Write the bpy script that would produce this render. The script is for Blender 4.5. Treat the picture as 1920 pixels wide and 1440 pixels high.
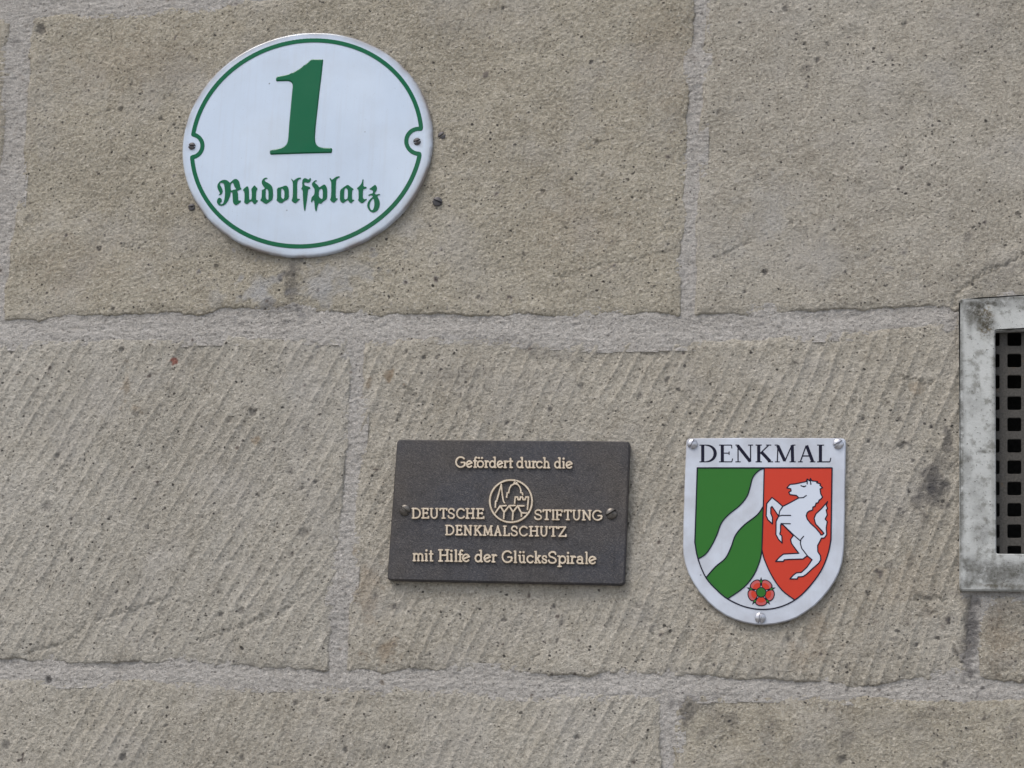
import bpy, bmesh, math, random
import numpy as np
from mathutils import Vector, Matrix
from mathutils.geometry import delaunay_2d_cdt

for o in list(bpy.data.objects):
    bpy.data.objects.remove(o, do_unlink=True)
scene = bpy.context.scene
COL = scene.collection

# ------------------------------------------------------------------ camera
FPX = 4000.0                                   # focal length in photo pixels (1920 wide)
def _n(v): return v / np.linalg.norm(v)
Zc = _n(np.array([838.0, -18100.0, FPX]))      # world up seen from the camera (right, down, forward)
Xl = np.array([-23210.0, (FPX**2 - 838*23210.0) / 18100.0, FPX])
Xc = -_n(Xl)
Yc = np.cross(Zc, Xc)
R = np.stack([Xc, Yc, Zc])                     # rows: world axes in camera coordinates
right, down, fwd = R[:, 0], R[:, 1], R[:, 2]
CENTRE = np.array([0.0, 0.0, 2.05])
CAM = CENTRE - 2.0 * fwd
cam_d = bpy.data.cameras.new('camera')
cam_d.sensor_width = 36.0; cam_d.sensor_fit = 'HORIZONTAL'
cam_d.lens = 36.0 * FPX / 1920.0
cam_d.clip_start = 0.05; cam_d.clip_end = 2000.0
cam = bpy.data.objects.new('camera', cam_d); COL.objects.link(cam)
m = Matrix.Identity(4)
for i in range(3):
    m[i][0], m[i][1], m[i][2], m[i][3] = right[i], -down[i], -fwd[i], CAM[i]
cam.matrix_world = m
scene.camera = cam
scene.render.resolution_x, scene.render.resolution_y = 1024, 768

# ------------------------------------------------------------------ sky, sun, exposure
SUN_EL, SUN_AZ = math.radians(56), math.radians(-140)     # azimuth from +Y, clockwise: front left of the wall
w = bpy.data.worlds.new('World'); scene.world = w; w.use_nodes = True
nt = w.node_tree; nt.nodes.clear()
sky = nt.nodes.new('ShaderNodeTexSky'); sky.sky_type = 'NISHITA'; sky.sun_disc = False
sky.sun_elevation = SUN_EL; sky.sun_rotation = SUN_AZ
sky.air_density = 1.0; sky.dust_density = 3.0; sky.ozone_density = 1.0
bg = nt.nodes.new('ShaderNodeBackground'); bg.inputs[1].default_value = 0.105
wo = nt.nodes.new('ShaderNodeOutputWorld')
tcw = nt.nodes.new('ShaderNodeTexCoord'); cn = nt.nodes.new('ShaderNodeTexNoise'); cn.inputs['Scale'].default_value = 9.0; cn.inputs['Detail'].default_value = 6.0
cr = nt.nodes.new('ShaderNodeMapRange'); cr.inputs[1].default_value = .47; cr.inputs[2].default_value = .60; cr.inputs[4].default_value = .85
cmx = nt.nodes.new('ShaderNodeMix'); cmx.data_type = 'RGBA'; cmx.inputs[7].default_value = (12.5, 12.8, 13.2, 1)      # scattered cloud over the whole sky
nt.links.new(tcw.outputs['Generated'], cn.inputs['Vector']); nt.links.new(cn.outputs[0], cr.inputs[0]); nt.links.new(cr.outputs[0], cmx.inputs[0])
nt.links.new(sky.outputs[0], cmx.inputs[6]); nt.links.new(cmx.outputs[2], bg.inputs[0]); nt.links.new(bg.outputs[0], wo.inputs[0])
sd = bpy.data.lights.new('sun', 'SUN'); sd.energy = 1.35; sd.angle = math.radians(28); sd.color = (1.0, 0.955, 0.88)
sun = bpy.data.objects.new('sun', sd); COL.objects.link(sun)
sdir = Vector((math.sin(SUN_AZ)*math.cos(SUN_EL), math.cos(SUN_AZ)*math.cos(SUN_EL), math.sin(SUN_EL)))
sun.rotation_euler = (-sdir).to_track_quat('-Z', 'Y').to_euler(); sun.location = sdir * 6
vs = scene.view_settings
vs.view_transform = 'Standard'; vs.look = 'None'; vs.gamma = 1.0; vs.use_curve_mapping = False
vs.exposure = 0.38

# ------------------------------------------------------------------ pixel -> wall
def P(u, v, d=0.0):
    """photo pixel -> (x, z) on the plane d metres in front of the wall face (y = -d)"""
    u = np.asarray(u, float); v = np.asarray(v, float)
    ray = [right[i]*(u-960)/FPX + down[i]*(v-720)/FPX + fwd[i] for i in range(3)]
    t = (-d - CAM[1]) / ray[1]
    return CAM[0] + t*ray[0], CAM[2] + t*ray[2]
def PP(pts, d=0.0):
    a = np.array(pts, float); x, z = P(a[:, 0], a[:, 1], d)
    return np.stack([x, z], 1)
def zoomed(pts, ox, oy, s): return [(ox + x/s, oy + y/s) for x, y in pts]

# ------------------------------------------------------------------ objects
def tag(o, label=None, cat=None, group=None, kind=None):
    if label: o['label'] = label
    if cat: o['category'] = cat
    if group: o['group'] = group
    if kind: o['kind'] = kind
    return o
def empty(name, loc):
    o = bpy.data.objects.new(name, None); COL.objects.link(o); o.location = loc; o.empty_display_size = .02
    return o
def link(name, me, mat, parent=None, loc=(0, 0, 0), smooth=False):
    """mesh in world coordinates -> object with its origin at loc (world), child of parent"""
    me.materials.append(mat)
    if smooth: me.polygons.foreach_set('use_smooth', [True]*len(me.polygons))
    o = bpy.data.objects.new(name, me); COL.objects.link(o)
    if parent is not None:
        o.parent = parent
        o.location = Vector(loc) - parent_world(parent)
    else:
        o.location = loc
    return o
def parent_world(p):
    v = Vector(p.location)
    while p.parent: p = p.parent; v += p.location
    return v

# ------------------------------------------------------------------ materials
class NT:
    def __init__(s, name):
        s.mat = bpy.data.materials.new(name); s.mat.use_nodes = True
        s.t = s.mat.node_tree; s.b = s.t.nodes['Principled BSDF']
    def n(s, typ, **kw):
        nd = s.t.nodes.new(typ)
        for k, v in kw.items():
            if k in nd.inputs: nd.inputs[k].default_value = v
            else: setattr(nd, k, v)
        return nd
    def l(s, a, b): s.t.links.new(a, b)
    def pos(s): return s.n('ShaderNodeNewGeometry').outputs['Position']
    def noise(s, vec, scale, detail=4.0, rough=.55):
        nd = s.n('ShaderNodeTexNoise', Scale=scale, Detail=detail, Roughness=rough); s.l(vec, nd.inputs['Vector']); return nd.outputs[0]
    def ramp(s, fac, stops):
        nd = s.n('ShaderNodeValToRGB'); e = nd.color_ramp.elements
        while len(e) > 1: e.remove(e[-1])
        e[0].position, e[0].color = stops[0][0], (*stops[0][1], 1)
        for p, c in stops[1:]:
            x = e.new(p); x.color = (*c, 1)
        s.l(fac, nd.inputs[0]); return nd.outputs[0]
    def map(s, fac, a, b, c=0., d=1.):
        nd = s.n('ShaderNodeMapRange'); nd.inputs[1].default_value, nd.inputs[2].default_value = a, b
        nd.inputs[3].default_value, nd.inputs[4].default_value = c, d
        s.l(fac, nd.inputs[0]); return nd.outputs[0]
    def mix(s, fac, a, b, mode='MIX'):
        nd = s.n('ShaderNodeMix', data_type='RGBA', blend_type=mode)
        for k, v in ((0, fac), (6, a), (7, b)):
            if hasattr(v, 'is_linked'): s.l(v, nd.inputs[k])
            else: nd.inputs[k].default_value = v if k == 0 else (*v, 1)
        return nd.outputs[2]
    def math(s, op, a, b=0.):
        nd = s.n('ShaderNodeMath', operation=op)
        for k, v in ((0, a), (1, b)):
            if hasattr(v, 'is_linked'): s.l(v, nd.inputs[k])
            else: nd.inputs[k].default_value = v
        return nd.outputs[0]
    def bump(s, h, strength, dist, prev=None):
        nd = s.n('ShaderNodeBump', Strength=strength, Distance=dist); s.l(h, nd.inputs['Height'])
        if prev is not None: s.l(prev, nd.inputs['Normal'])
        return nd.outputs[0]
    def out(s, col=None, rough=.8, metal=0., normal=None, spec=None, coat=None):
        for k, v in (('Base Color', col), ('Roughness', rough), ('Metallic', metal), ('Normal', normal), ('Specular IOR Level', spec), ('Coat Weight', coat)):
            if v is None: continue
            if hasattr(v, 'is_linked'): s.l(v, s.b.inputs[k])
            elif k == 'Base Color': s.b.inputs[k].default_value = (*v, 1)
            else: s.b.inputs[k].default_value = v
        return s.mat

def stone_material(name, cols, speck=1.0, grain=1.0):
    s = NT(name); p = s.pos()
    mp = s.n('ShaderNodeMapping'); mp.inputs['Scale'].default_value = (1, 1, 1.15); s.l(p, mp.inputs['Vector']); q = mp.outputs[0]
    big = s.noise(p, 5.0, 3.0); mid = s.noise(p, 38.0, 5.0, .6); fine = s.noise(q, 360.0, 3.0, .75); tiny = s.noise(q, 1000.0, 2.0, .6); patch = s.noise(q, 150.0, 4.0, .7)
    c = s.ramp(s.math('ADD', s.math('MULTIPLY', big, .55), s.math('MULTIPLY', mid, .45)), [(.34, cols[0]), (.5, cols[1]), (.66, cols[2])])
    oi = s.n('ShaderNodeObjectInfo'); c = s.mix(1.0, c, oi.outputs['Color'], 'MULTIPLY')
    # grains: pale and dark sand grains
    c = s.mix(s.map(fine, .54, .70, 0, .60*grain), c, tuple(min(1, x*1.55) for x in cols[2]))
    c = s.mix(s.map(fine, .47, .30, 0, .70*grain), c, tuple(x*.42 for x in cols[0]))
    c = s.mix(s.map(tiny, .5, .72, 0, .3*grain), c, tuple(x*.5 for x in cols[0]))
    c = s.mix(s.map(patch, .52, .70, 0, .30*grain), c, tuple(min(1, x*1.28) for x in cols[2]))
    c = s.mix(s.map(patch, .48, .30, 0, .32*grain), c, tuple(x*.66 for x in cols[0]))
    # single dark mineral grains, and specks painting the shade of tiny holes
    for sc, sel, rad, amt in ((165., .925, .30, .92), (300., .89, .34, .9), (75., .96, .22, .85)):
        v = s.n('ShaderNodeTexVoronoi', Scale=sc); wv = s.n('ShaderNodeVectorMath', operation='ADD')
        nz = s.n('ShaderNodeTexNoise', Scale=sc*2.2, Detail=2.0); s.l(q, nz.inputs['Vector'])
        sv = s.n('ShaderNodeVectorMath', operation='SCALE'); s.l(nz.outputs['Color'], sv.inputs[0]); sv.inputs['Scale'].default_value = .55/sc
        s.l(q, wv.inputs[0]); s.l(sv.outputs[0], wv.inputs[1]); s.l(wv.outputs[0], v.inputs['Vector'])
        sep = s.n('ShaderNodeSeparateColor'); s.l(v.outputs['Color'], sep.inputs[0])
        on = s.map(sep.outputs[0], sel, sel + .02); r = s.map(v.outputs['Distance'], rad, rad*.55)
        c = s.mix(s.math('MULTIPLY', s.math('MULTIPLY', on, r), amt*speck), c, (.045, .042, .04))
    pale = s.noise(p, 13.0, 5.0, .6); c = s.mix(s.map(pale, .50, .68, 0, .42), c, (.475, .45, .42))
    # stains, lime, rust, inclusions and painted pit shade laid down per place
    at = s.n('ShaderNodeAttribute', attribute_name='stain'); sp = s.n('ShaderNodeSeparateColor'); s.l(at.outputs['Color'], sp.inputs[0])
    br = s.map(mid, .35, .65, .55, 1.15)
    c = s.mix(s.math('MULTIPLY', sp.outputs[1], br), c, (.46, .45, .44))
    c = s.mix(s.math('MULTIPLY', sp.outputs[2], br), c, (.27, .19, .115))
    c = s.mix(s.math('MULTIPLY', sp.outputs[0], br), c, (.075, .072, .075))
    c = s.mix(at.outputs['Alpha'], c, (.30, .085, .06))
    b1 = s.bump(fine, 1.0, .0022)
    b2 = s.bump(tiny, 1.0, .0012, b1)
    return s.out(c, .93, 0., b2, spec=.25)

M = {}
M['stone'] = stone_material('sandstone', [(.368, .334, .280), (.455, .420, .361), (.517, .483, .426)])
M['mortar'] = stone_material('lime_mortar', [(.405, .380, .352), (.466, .440, .411), (.52, .495, .468)], speck=.6, grain=1.0)

def enamel(name, col, dirt=0.0, rough=.1, spec=.5, coat=0.):
    s = NT(name); p = s.pos()
    n1 = s.noise(p, 40.0, 4.0); n2 = s.noise(p, 900.0, 2.0); st = s.n('ShaderNodeMapping'); st.inputs['Scale'].default_value = (260, 260, 9); s.l(p, st.inputs['Vector'])
    stk = s.noise(st.outputs[0], 1.0, 3.0)
    c = s.mix(s.map(n1, .4, .7, 0, .14 if dirt else .1), col, tuple(x*.78 for x in col))
    if dirt:
        c = s.mix(s.map(stk, .52, .78, 0, .16*dirt), c, (.42, .41, .42))
        sm = s.noise(p, 14.0, 4.0, .6); c = s.mix(s.map(sm, .48, .68, 0, .22*dirt), c, (.40, .42, .45))
        at = s.n('ShaderNodeAttribute', attribute_name='rim'); rim = at.outputs['Fac']
        c = s.mix(s.math('MULTIPLY', s.math('MULTIPLY', rim, s.map(n1, .38, .6, .35, 1.)), .85*dirt), c, (.19, .15, .12))
        c = s.mix(s.math('MULTIPLY', s.map(n2, .70, .76), .5*dirt), c, (.2, .2, .22))
        v = s.n('ShaderNodeTexVoronoi', Scale=110.); s.l(p, v.inputs['Vector']); sep = s.n('ShaderNodeSeparateColor'); s.l(v.outputs['Color'], sep.inputs[0])
        c = s.mix(s.math('MULTIPLY', s.math('MULTIPLY', s.map(sep.outputs[0], .93, .95), s.map(v.outputs['Distance'], .12, .05)), .8*dirt), c, (.06, .06, .07))
    b = s.bump(s.noise(p, 55.0, 2.0), .10, .0015)
    return s.out(c, s.map(n1, .3, .7, rough, rough + .1), 0., b, spec=spec, coat=coat)
M['enamel'] = enamel('white_enamel', (.545, .635, .76), 1.0, coat=.7)
M['green'] = enamel('green_enamel', (.001, .115, .046), rough=.1, spec=.28)
M['shield_white'] = enamel('shield_white_enamel', (.60, .65, .75), .8, .28)
M['sgreen'] = enamel('shield_green_paint', (.022, .15, .016), rough=.4, spec=.3)
M['sred'] = enamel('shield_red_paint', (.56, .042, .018), rough=.4, spec=.3)
M['spink'] = enamel('shield_pink_paint', (.50, .09, .09), rough=.35)
M['swhite'] = enamel('shield_white_paint', (.60, .65, .75), rough=.3)
M['navy'] = enamel('navy_print', (.006, .006, .022), rough=.55, spec=.2)

def bronze():
    s = NT('dark_bronze'); p = s.pos(); n = s.noise(p, 900.0, 3.0); b = s.noise(p, 12.0, 4.0)
    c = s.mix(s.map(b, .35, .65), (.070, .061, .056), (.052, .052, .061)); m2 = s.noise(p, 70.0, 5.0, .7)
    c = s.mix(s.map(m2, .5, .7, 0, .5), c, (.032, .031, .034)); c = s.mix(s.map(n, .54, .70, 0, .6), c, (.15, .135, .125)); c = s.mix(s.map(n, .46, .32, 0, .6), c, (.02, .019, .02))
    return s.out(c, s.map(m2, .3, .7, .42, .68), .3, s.bump(n, .8, .0006))
M['bronze'] = bronze()
def gold():
    s = NT('polished_bronze'); p = s.pos(); n = s.noise(p, 300.0, 3.0)
    c = s.mix(s.map(n, .35, .68), (.72, .61, .48), (.56, .46, .34))
    return s.out(c, .4, .3)
M['gold'] = gold()
def simple(name, col, rough, metal, sc=300., k=.5):
    s = NT(name); p = s.pos(); n = s.noise(p, sc, 4.0)
    c = s.mix(s.map(n, .35, .7), col, tuple(x*k for x in col))
    return s.out(c, rough, metal, s.bump(n, .2, .0005))
M['steel'] = simple('zinc_screw_steel', (.62, .62, .66), .32, .9)
M['darksteel'] = simple('dark_screw_steel', (.10, .095, .10), .5, .6)
M['bronzescrew'] = simple('bronze_screw', (.17, .155, .14), .38, .85)
M['duct'] = simple('dark_duct', (.02, .019, .018), .95, 0.)  # near-black base colour for the duct interior
M['pave'] = simple('pavement_concrete', (.26, .25, .235), .9, 0., 25., .75)
M['core'] = simple('rubble_core', (.33, .31, .28), .95, 0., 40., .8)
def vent_paint():
    s = NT('weathered_vent_paint'); p = s.pos(); a = s.noise(p, 45.0, 6.0, .65); b = s.noise(p, 420.0, 4.0, .7); d = s.noise(p, 110.0, 4.0, .6)
    c = s.mix(s.map(a, .35, .65), (.52, .53, .52), (.45, .46, .45))
    c = s.mix(s.map(d, .52, .66, 0, .75), c, (.20, .20, .18))
    c = s.mix(s.map(b, .62, .68, 0, .85), c, (.06, .058, .05))
    at = s.n('ShaderNodeAttribute', attribute_name='stain'); sp = s.n('ShaderNodeSeparateColor'); s.l(at.outputs['Color'], sp.inputs[0])
    m1 = s.math('MULTIPLY', s.map(d, .27, .45), s.map(b, .3, .6, .6, 1.))
    c = s.mix(s.math('MULTIPLY', sp.outputs[2], s.map(b, .42, .6)), c, (.13, .095, .04))
    c = s.mix(s.math('MULTIPLY', sp.outputs[0], m1), c, (.055, .052, .042))
    return s.out(c, .8, 0., s.bump(b, .7, .0008), spec=.3)
M['vent'] = vent_paint()
def grille_mat():
    s = NT('rusty_grille_metal'); p = s.pos(); a = s.noise(p, 60.0, 5.0, .65); b = s.noise(p, 500.0, 3.0)
    c = s.mix(s.map(b, .35, .7), (.05, .047, .042), (.085, .078, .07)); c = s.mix(s.map(a, .60, .72, 0, .6), c, (.17, .10, .04))
    return s.out(c, .8, .1, s.bump(b, .6, .0006))
M['grille'] = grille_mat()

# ------------------------------------------------------------------ noise on arrays
_fields = {}
def nz(x, z, wl, seed=0):
    """band limited random field, wavelength wl metres, std 1"""
    if seed not in _fields:
        N = 512; rng = np.random.default_rng(100 + seed)
        f = np.fft.fftfreq(N)*N; fr = np.hypot(*np.meshgrid(f, f))
        sp = np.fft.fft2(rng.standard_normal((N, N)))*np.exp(-((fr - 64)/30.)**2)
        a = np.real(np.fft.ifft2(sp)); _fields[seed] = (a/a.std()).astype(np.float32)
    a = _fields[seed]; N = 512
    u = (x/(64*wl))*N + seed*37.3; v = (z/(64*wl))*N + seed*91.7
    iu = np.floor(u).astype(int); iv = np.floor(v).astype(int); fu = u - iu; fv = v - iv
    iu0, iu1, iv0, iv1 = iu % N, (iu+1) % N, iv % N, (iv+1) % N
    return (a[iv0, iu0]*(1-fu) + a[iv0, iu1]*fu)*(1-fv) + (a[iv1, iu0]*(1-fu) + a[iv1, iu1]*fu)*fv
def sstep(a, b, x):
    t = np.clip((x-a)/(b-a), 0, 1); return t*t*(3-2*t)
def seg_dist(x, z, pts, closed=False):
    d = np.full(x.shape, 1e9); n = len(pts)
    for i in range(n if closed else n-1):
        ax, az = pts[i]; bx, bz = pts[(i+1) % n]; dx, dz = bx-ax, bz-az
        t = np.clip(((x-ax)*dx + (z-az)*dz)/(dx*dx + dz*dz + 1e-15), 0, 1)
        d = np.minimum(d, np.hypot(x-ax-t*dx, z-az-t*dz))
    return d
def poly_sd(x, z, pts):
    ins = np.zeros(x.shape, bool); n = len(pts)
    for i in range(n):
        ax, az = pts[i]; bx, bz = pts[(i+1) % n]
        c = ((az > z) != (bz > z)) & (x < (bx-ax)*(z-az)/(bz-az + 1e-15) + ax); ins ^= c
    d = seg_dist(x, z, pts, True); return np.where(ins, d, -d)

# ------------------------------------------------------------------ the wall
PXM = 0.0005                                    # metres per photo pixel on the wall, about
x_lo, _ = P(-30, 720); x_hi, _ = P(1950, 720); _, z_hi = P(960, -30); _, z_lo = P(960, 1470)
FINE, COARSE = 0.00125, 0.006
def axis(a, b, lo, hi):
    """grid coordinates from a to b: fine inside [lo, hi], coarse outside, on one shared lattice"""
    out = []
    k = lo - math.ceil((lo - a)/COARSE)*COARSE if a < lo else lo + math.floor((a - lo)/FINE)*FINE
    t = k
    while t < b + COARSE:
        out.append(t); t += FINE if lo - 1e-9 <= t < hi else COARSE
    return np.array(out)

PITS = [  # x, y, radius (photo px), depth mm, painted pit shade 0-1, (grey patch when depth is 0)
 (76,56,11,2.2,.75),(204,208,5,1.5,.6),(227,206,5,1.8,.8),(302,222,5,1.5,.8),(56,411,10,.4,.5),(55,381,3,1.5,.9),(186,467,5,2,.9),(212,579,4,1.5,.9),(209,70,3,1.2,.8),(184,144,3,1.5,.9),(248,159,3,1.5,.8),(327,232,3,1.5,.8),
 (944,16,4,1.5,.9),(1120,267,6,1.5,.6),(1018,359,4,1.2,.6),(1062,427,3,1.2,.8),(1204,269,3,1,.6),(1347,211,6,1,.6),(1359,284,3,1.5,.9),(983,476,3,1.2,.9),(870,505,3,1.2,.8),(820,495,3,1,.8),(897,558,3,1.2,.8),
 (1474,18,6,1.5,.7),(1696,46,5,1.2,.7),(1552,82,4,1.5,.8),(1511,129,11,.5,.55),(1533,114,4,1.2,.8),(1670,109,8,.2,.5),(1435,510,6,1.5,.8),(1815,444,10,.3,.5),(1635,356,6,.2,.4),(1742,216,5,.3,.5),(1564,432,3,1.5,.9),(1484,417,4,1,.8),(1508,82,3,1.5,.9),(1628,130,4,1,.8),(1397,548,3,1.2,.8),
 (527,698,5,1,.7),(475,773,8,2,.75),(256,777,8,1,.5),(229,656,5,1.5,.7),(431,787,5,1,.6),(575,804,8,.3,.55),(544,882,8,.3,.55),(566,916,4,1,.7),(482,927,5,1.5,.8),(90,951,11,1,.5),(570,1000,9,1.4,.6),(548,1041,5,.6,.6),(307,1146,8,.2,.45),(452,1145,7,1,.6),(414,1153,5,1.5,.8),(275,988,6,.8,.5),(107,854,4,1,.7),(125,1026,4,1,.8),(327,1182,4,1,.8),(291,1189,4,1,.7),(17,901,4,1,.7),(280,878,4,1,.8),(592,903,3,1,.9),(515,842,3,1,.8),(220,1110,4,1,.8),(135,973,3,1,.9),
 (91,1275,7,1.5,.85),(554,1318,6,1,.7),(231,1420,8,1.4,.75),(306,1341,4,1,.8),(11,1397,8,1,.6),(649,1407,5,1.2,.8),(454,1421,5,1,.7),(592,1333,8,.2,.4),(614,1312,4,1.2,.8),(82,1314,3,1.2,.9),(22,1297,5,.4,.5),(313,1361,3,1,.8),
 (794,671,5,1.5,.9),(819,671,4,1.2,.9),(881,764,6,1,.6),(1030,768,5,1,.7),(1089,725,5,1,.6),(1250,712,5,1,.9),(864,743,5,1,.6),(762,660,4,1.2,.9),(745,788,3,1,.9),(952,793,4,1,.9),(1200,742,6,.5,.5),(748,780,4,1,.7),
 (739,1139,5,1.2,.9),(705,1120,6,1.2,.8),(1052,1169,6,.6,.6),(1200,1136,8,.3,.45),(1222,1179,6,.4,.5),(720,1401,7,.8,.5),(1082,1382,5,1,.8),(946,1162,4,1,.9),(1038,1138,4,1,.9),(1045,1200,4,1,.9),(1147,1316,5,.3,.5),(613,1312,4,1,.8),
 (1579,1424,8,.6,.75),(1772,1434,6,1,.7),(1549,1332,4,1,.8),(1592,1380,10,.2,.5),(1626,1112,4,1,.9),(1675,1200,5,.4,.4),(1292,1322,5,1,.7),
 (1617,784,4,1,.8),(1687,786,4,.6,.7),(1690,837,7,1.5,.7),(1641,956,6,.3,.5),(1667,1062,8,.3,.5),(1715,1090,5,.4,.6),(1627,827,3,1,.9),(1746,800,4,1.2,.9),(1704,922,3,1,.9),(1621,940,3,1,.9),(1658,978,4,1,.8),(1617,1040,3,1,.9),(1742,1149,5,1,.7),(1718,1210,3,1,.9),(1688,1234,3,1,.9),(1627,1113,4,1,.9),(1756,1196,4,1,.8),(1340,1248,4,1,.9),(1478,1200,4,1,.8),(1589,1250,4,1,.9),(1368,1212,3,1,.9),
]
INCL = [(327,677,7),]                            # reddish pebble
GROOVES = [  # polyline (photo px), half width px, depth mm
 ([(1040,520),(1090,512),(1130,495),(1180,490),(1270,468)], 3, .8), ([(1345,485),(1410,450)], 4, 1.2), ([(1685,708),(1716,711),(1735,719),(1748,718)], 2, 1.8), ([(1748,718),(1765,704),(1795,703)], 2.5, 1.0),
 ([(180,1165),(220,1152),(250,1145),(300,1126)], 5, 1.4), ([(310,1122),(330,1125),(355,1133)], 2.5, .9), ([(50,1226),(110,1210),(140,1195),(160,1170)], 5, 1.3), ([(370,1205),(430,1182),(480,1167),(530,1150),(565,1120)], 6, 1.1), ([(470,1165),(520,1145)], 4, .8),
 ([(760,725),(778,742),(796,760)], 4, 1.4), ([(1718,1122),(1770,1126)], 5, 1.6), ([(1722,1130),(1745,1145),(1762,1165)], 4, 1.0), ([(1785,1205),(1795,1230),(1812,1255)], 1.6, 1.8), ([(994,1245),(1000,1232),(1012,1228)], 2.5, 1.2),
 ([(1788,577),(1791,552),(1815,535),(1832,522),(1850,505),(1885,498),(1920,478),(1990,462)], 4, 1.5), ([(850,236),(885,250)], 3, .7), ([(860,268),(885,276)], 4, .7), ([(1050,155),(1095,163)], 3, .5), ([(275,988),(320,1010)], 2, .7), ([(180,455),(250,462)],7,.5), ([(600,820),(640,830)], 2, .8),
]
STAINS = [  # x, y, rx, ry, channel (0 soot, 1 lime, 2 brown), amount
 (548,525,15,55,0,.6),(530,577,50,12,0,.5),(470,478,60,14,0,.22),(640,480,60,14,0,.18),(487,545,28,28,1,.95),(605,535,45,34,1,.8),(670,505,34,20,1,.6),(400,560,18,24,1,.4),(760,430,26,18,1,.35),
 (1752,905,26,46,0,.85),(1776,830,9,26,0,.8),(1745,935,28,22,0,.75),(1765,865,22,22,0,.55),(1292,1332,22,24,0,.55),(1335,1350,20,34,0,.3),(1375,1352,14,18,0,.35),(1440,1375,16,50,0,.28),(1592,1380,14,12,0,.4),(1765,1340,40,10,0,.28),(1900,1370,26,18,0,.3),(1730,1355,20,20,0,.25),
 (1528,1190,22,50,2,.25),(1500,1235,30,22,2,.25),(690,1110,20,60,2,.35),(722,1225,18,20,2,.5),(1325,1190,24,44,2,.18),(1880,1150,60,26,0,.32),(1875,1200,30,30,2,.3),(1880,1240,40,20,0,.2),(1700,1100,60,40,2,.15),(1600,600,0,0,0,0),
 (729,702,10,9,2,.8),(690,724,8,8,2,.5),(478,826,9,8,2,.6),(1720,730,12,14,2,.35),(238,720,6,26,2,.4),(254,765,10,6,2,.5),(1440,390,40,60,1,.3),(1380,470,30,30,1,.25),(1320,300,12,12,1,.4),(1560,490,60,30,1,.2),(1870,1112,80,8,0,.4),(1860,520,70,26,0,.22),
 (860,700,60,14,0,.22),(930,640,50,8,0,.25),(1020,660,40,14,0,.3),(1100,420,90,60,2,.14),(130,500,120,60,2,.14),(260,120,160,60,2,.16),(1240,90,60,90,2,.14),(770,745,16,16,0,.25),(1735,1120,16,6,0,.4),(860,640,60,8,1,.3),(1570,675,14,20,1,.0),
 (1821,1180,15,75,0,.75),(1815,1225,14,40,0,.6),(1810,700,10,60,0,.2),(1100,300,200,120,1,.0),(30,80,8,20,0,.35),(1300,60,6,60,0,.2),(620,1160,14,50,0,.2),
]
def decorate(X, Z):
    """per place relief (mm) and stain colour, with shade painted into the pits"""
    h = np.zeros(X.shape); st = np.zeros(X.shape + (4,))
    jx = nz(X, Z, .006, 31)*.0006; jz = nz(X, Z, .006, 32)*.0006
    Xj, Zj = X + jx, Z + jz
    for u, v, r, dep, dk in PITS:
        cx, cz = P(u, v); r *= PXM*1.05
        s = (abs(X - cx) < 3*r + .002) & (abs(Z - cz) < 3*r + .002)
        if not s.any(): continue
        k = np.hypot((Xj[s] - cx), (Zj[s] - cz)*.9)/r; f = 1 - sstep(.55, 1.15, k)
        h[s] -= dep*f; st[s, 0] = np.maximum(st[s, 0], dk*.85*f)  # pit shade painted into the dark channel, on top of the dent
    for u, v, r in INCL:
        cx, cz = P(u, v); k = np.hypot(Xj - cx, Zj - cz)/(r*PXM); st[..., 3] = np.maximum(st[..., 3], .8*(1 - sstep(.7, 1.1, k)))
    for pts, hw, dep in GROOVES:
        q = PP(pts); s = (X > q[:, 0].min() - .02) & (X < q[:, 0].max() + .02) & (Z > q[:, 1].min() - .02) & (Z < q[:, 1].max() + .02)
        if not s.any(): continue
        d = seg_dist(Xj[s] + jx[s], Zj[s] + jz[s], q); h[s] -= dep*(1 - sstep(.2, 1.3, d/(hw*PXM)))
    wob = 1 + .28*nz(X, Z, .022, 33) + .16*nz(X, Z, .008, 34)
    for u, v, rx, ry, ch, amt in STAINS:
        if not amt: continue
        cx, cz = P(u, v); k = np.hypot((X-cx)/(rx*PXM), (Z-cz)/(ry*PXM))*wob
        st[..., ch] = np.maximum(st[..., ch], amt*(1 - sstep(.35, 1.35, k)))
    return h, st

VENT_IN = PP([(1830,590),(2310,585),(2310,1075),(1830,1072)])
def grid_object(name, X, Z, H, st, keep, mat, parent, origin):
    """height field H (mm in front of the wall plane) over the lattice, cells in keep -> mesh object"""
    ny, nx = X.shape
    idx = np.arange(nx*ny).reshape(ny, nx)
    q = np.stack([idx[:-1, :-1], idx[:-1, 1:], idx[1:, 1:], idx[1:, :-1]], -1)[keep]
    used = np.unique(q); remap = np.full(nx*ny, -1); remap[used] = np.arange(len(used)); q = remap[q]
    co = np.stack([X.ravel()[used] - origin[0], -H.ravel()[used]/1000 - origin[1], Z.ravel()[used] - origin[2]], 1).astype(np.float32)
    me = bpy.data.meshes.new(name); me.vertices.add(len(co)); me.vertices.foreach_set('co', co.ravel())
    me.loops.add(q.size); me.loops.foreach_set('vertex_index', q.ravel().astype(np.int32))
    me.polygons.add(len(q)); me.polygons.foreach_set('loop_start', np.arange(0, q.size, 4, dtype=np.int32))
    me.polygons.foreach_set('use_smooth', np.ones(len(q), bool))
    a = me.attributes.new('stain', 'FLOAT_COLOR', 'POINT'); a.data.foreach_set('color', st.reshape(-1, 4)[used].astype(np.float32).ravel())
    me.update(calc_edges=True)
    return link(name, me, mat, parent, origin)

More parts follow.
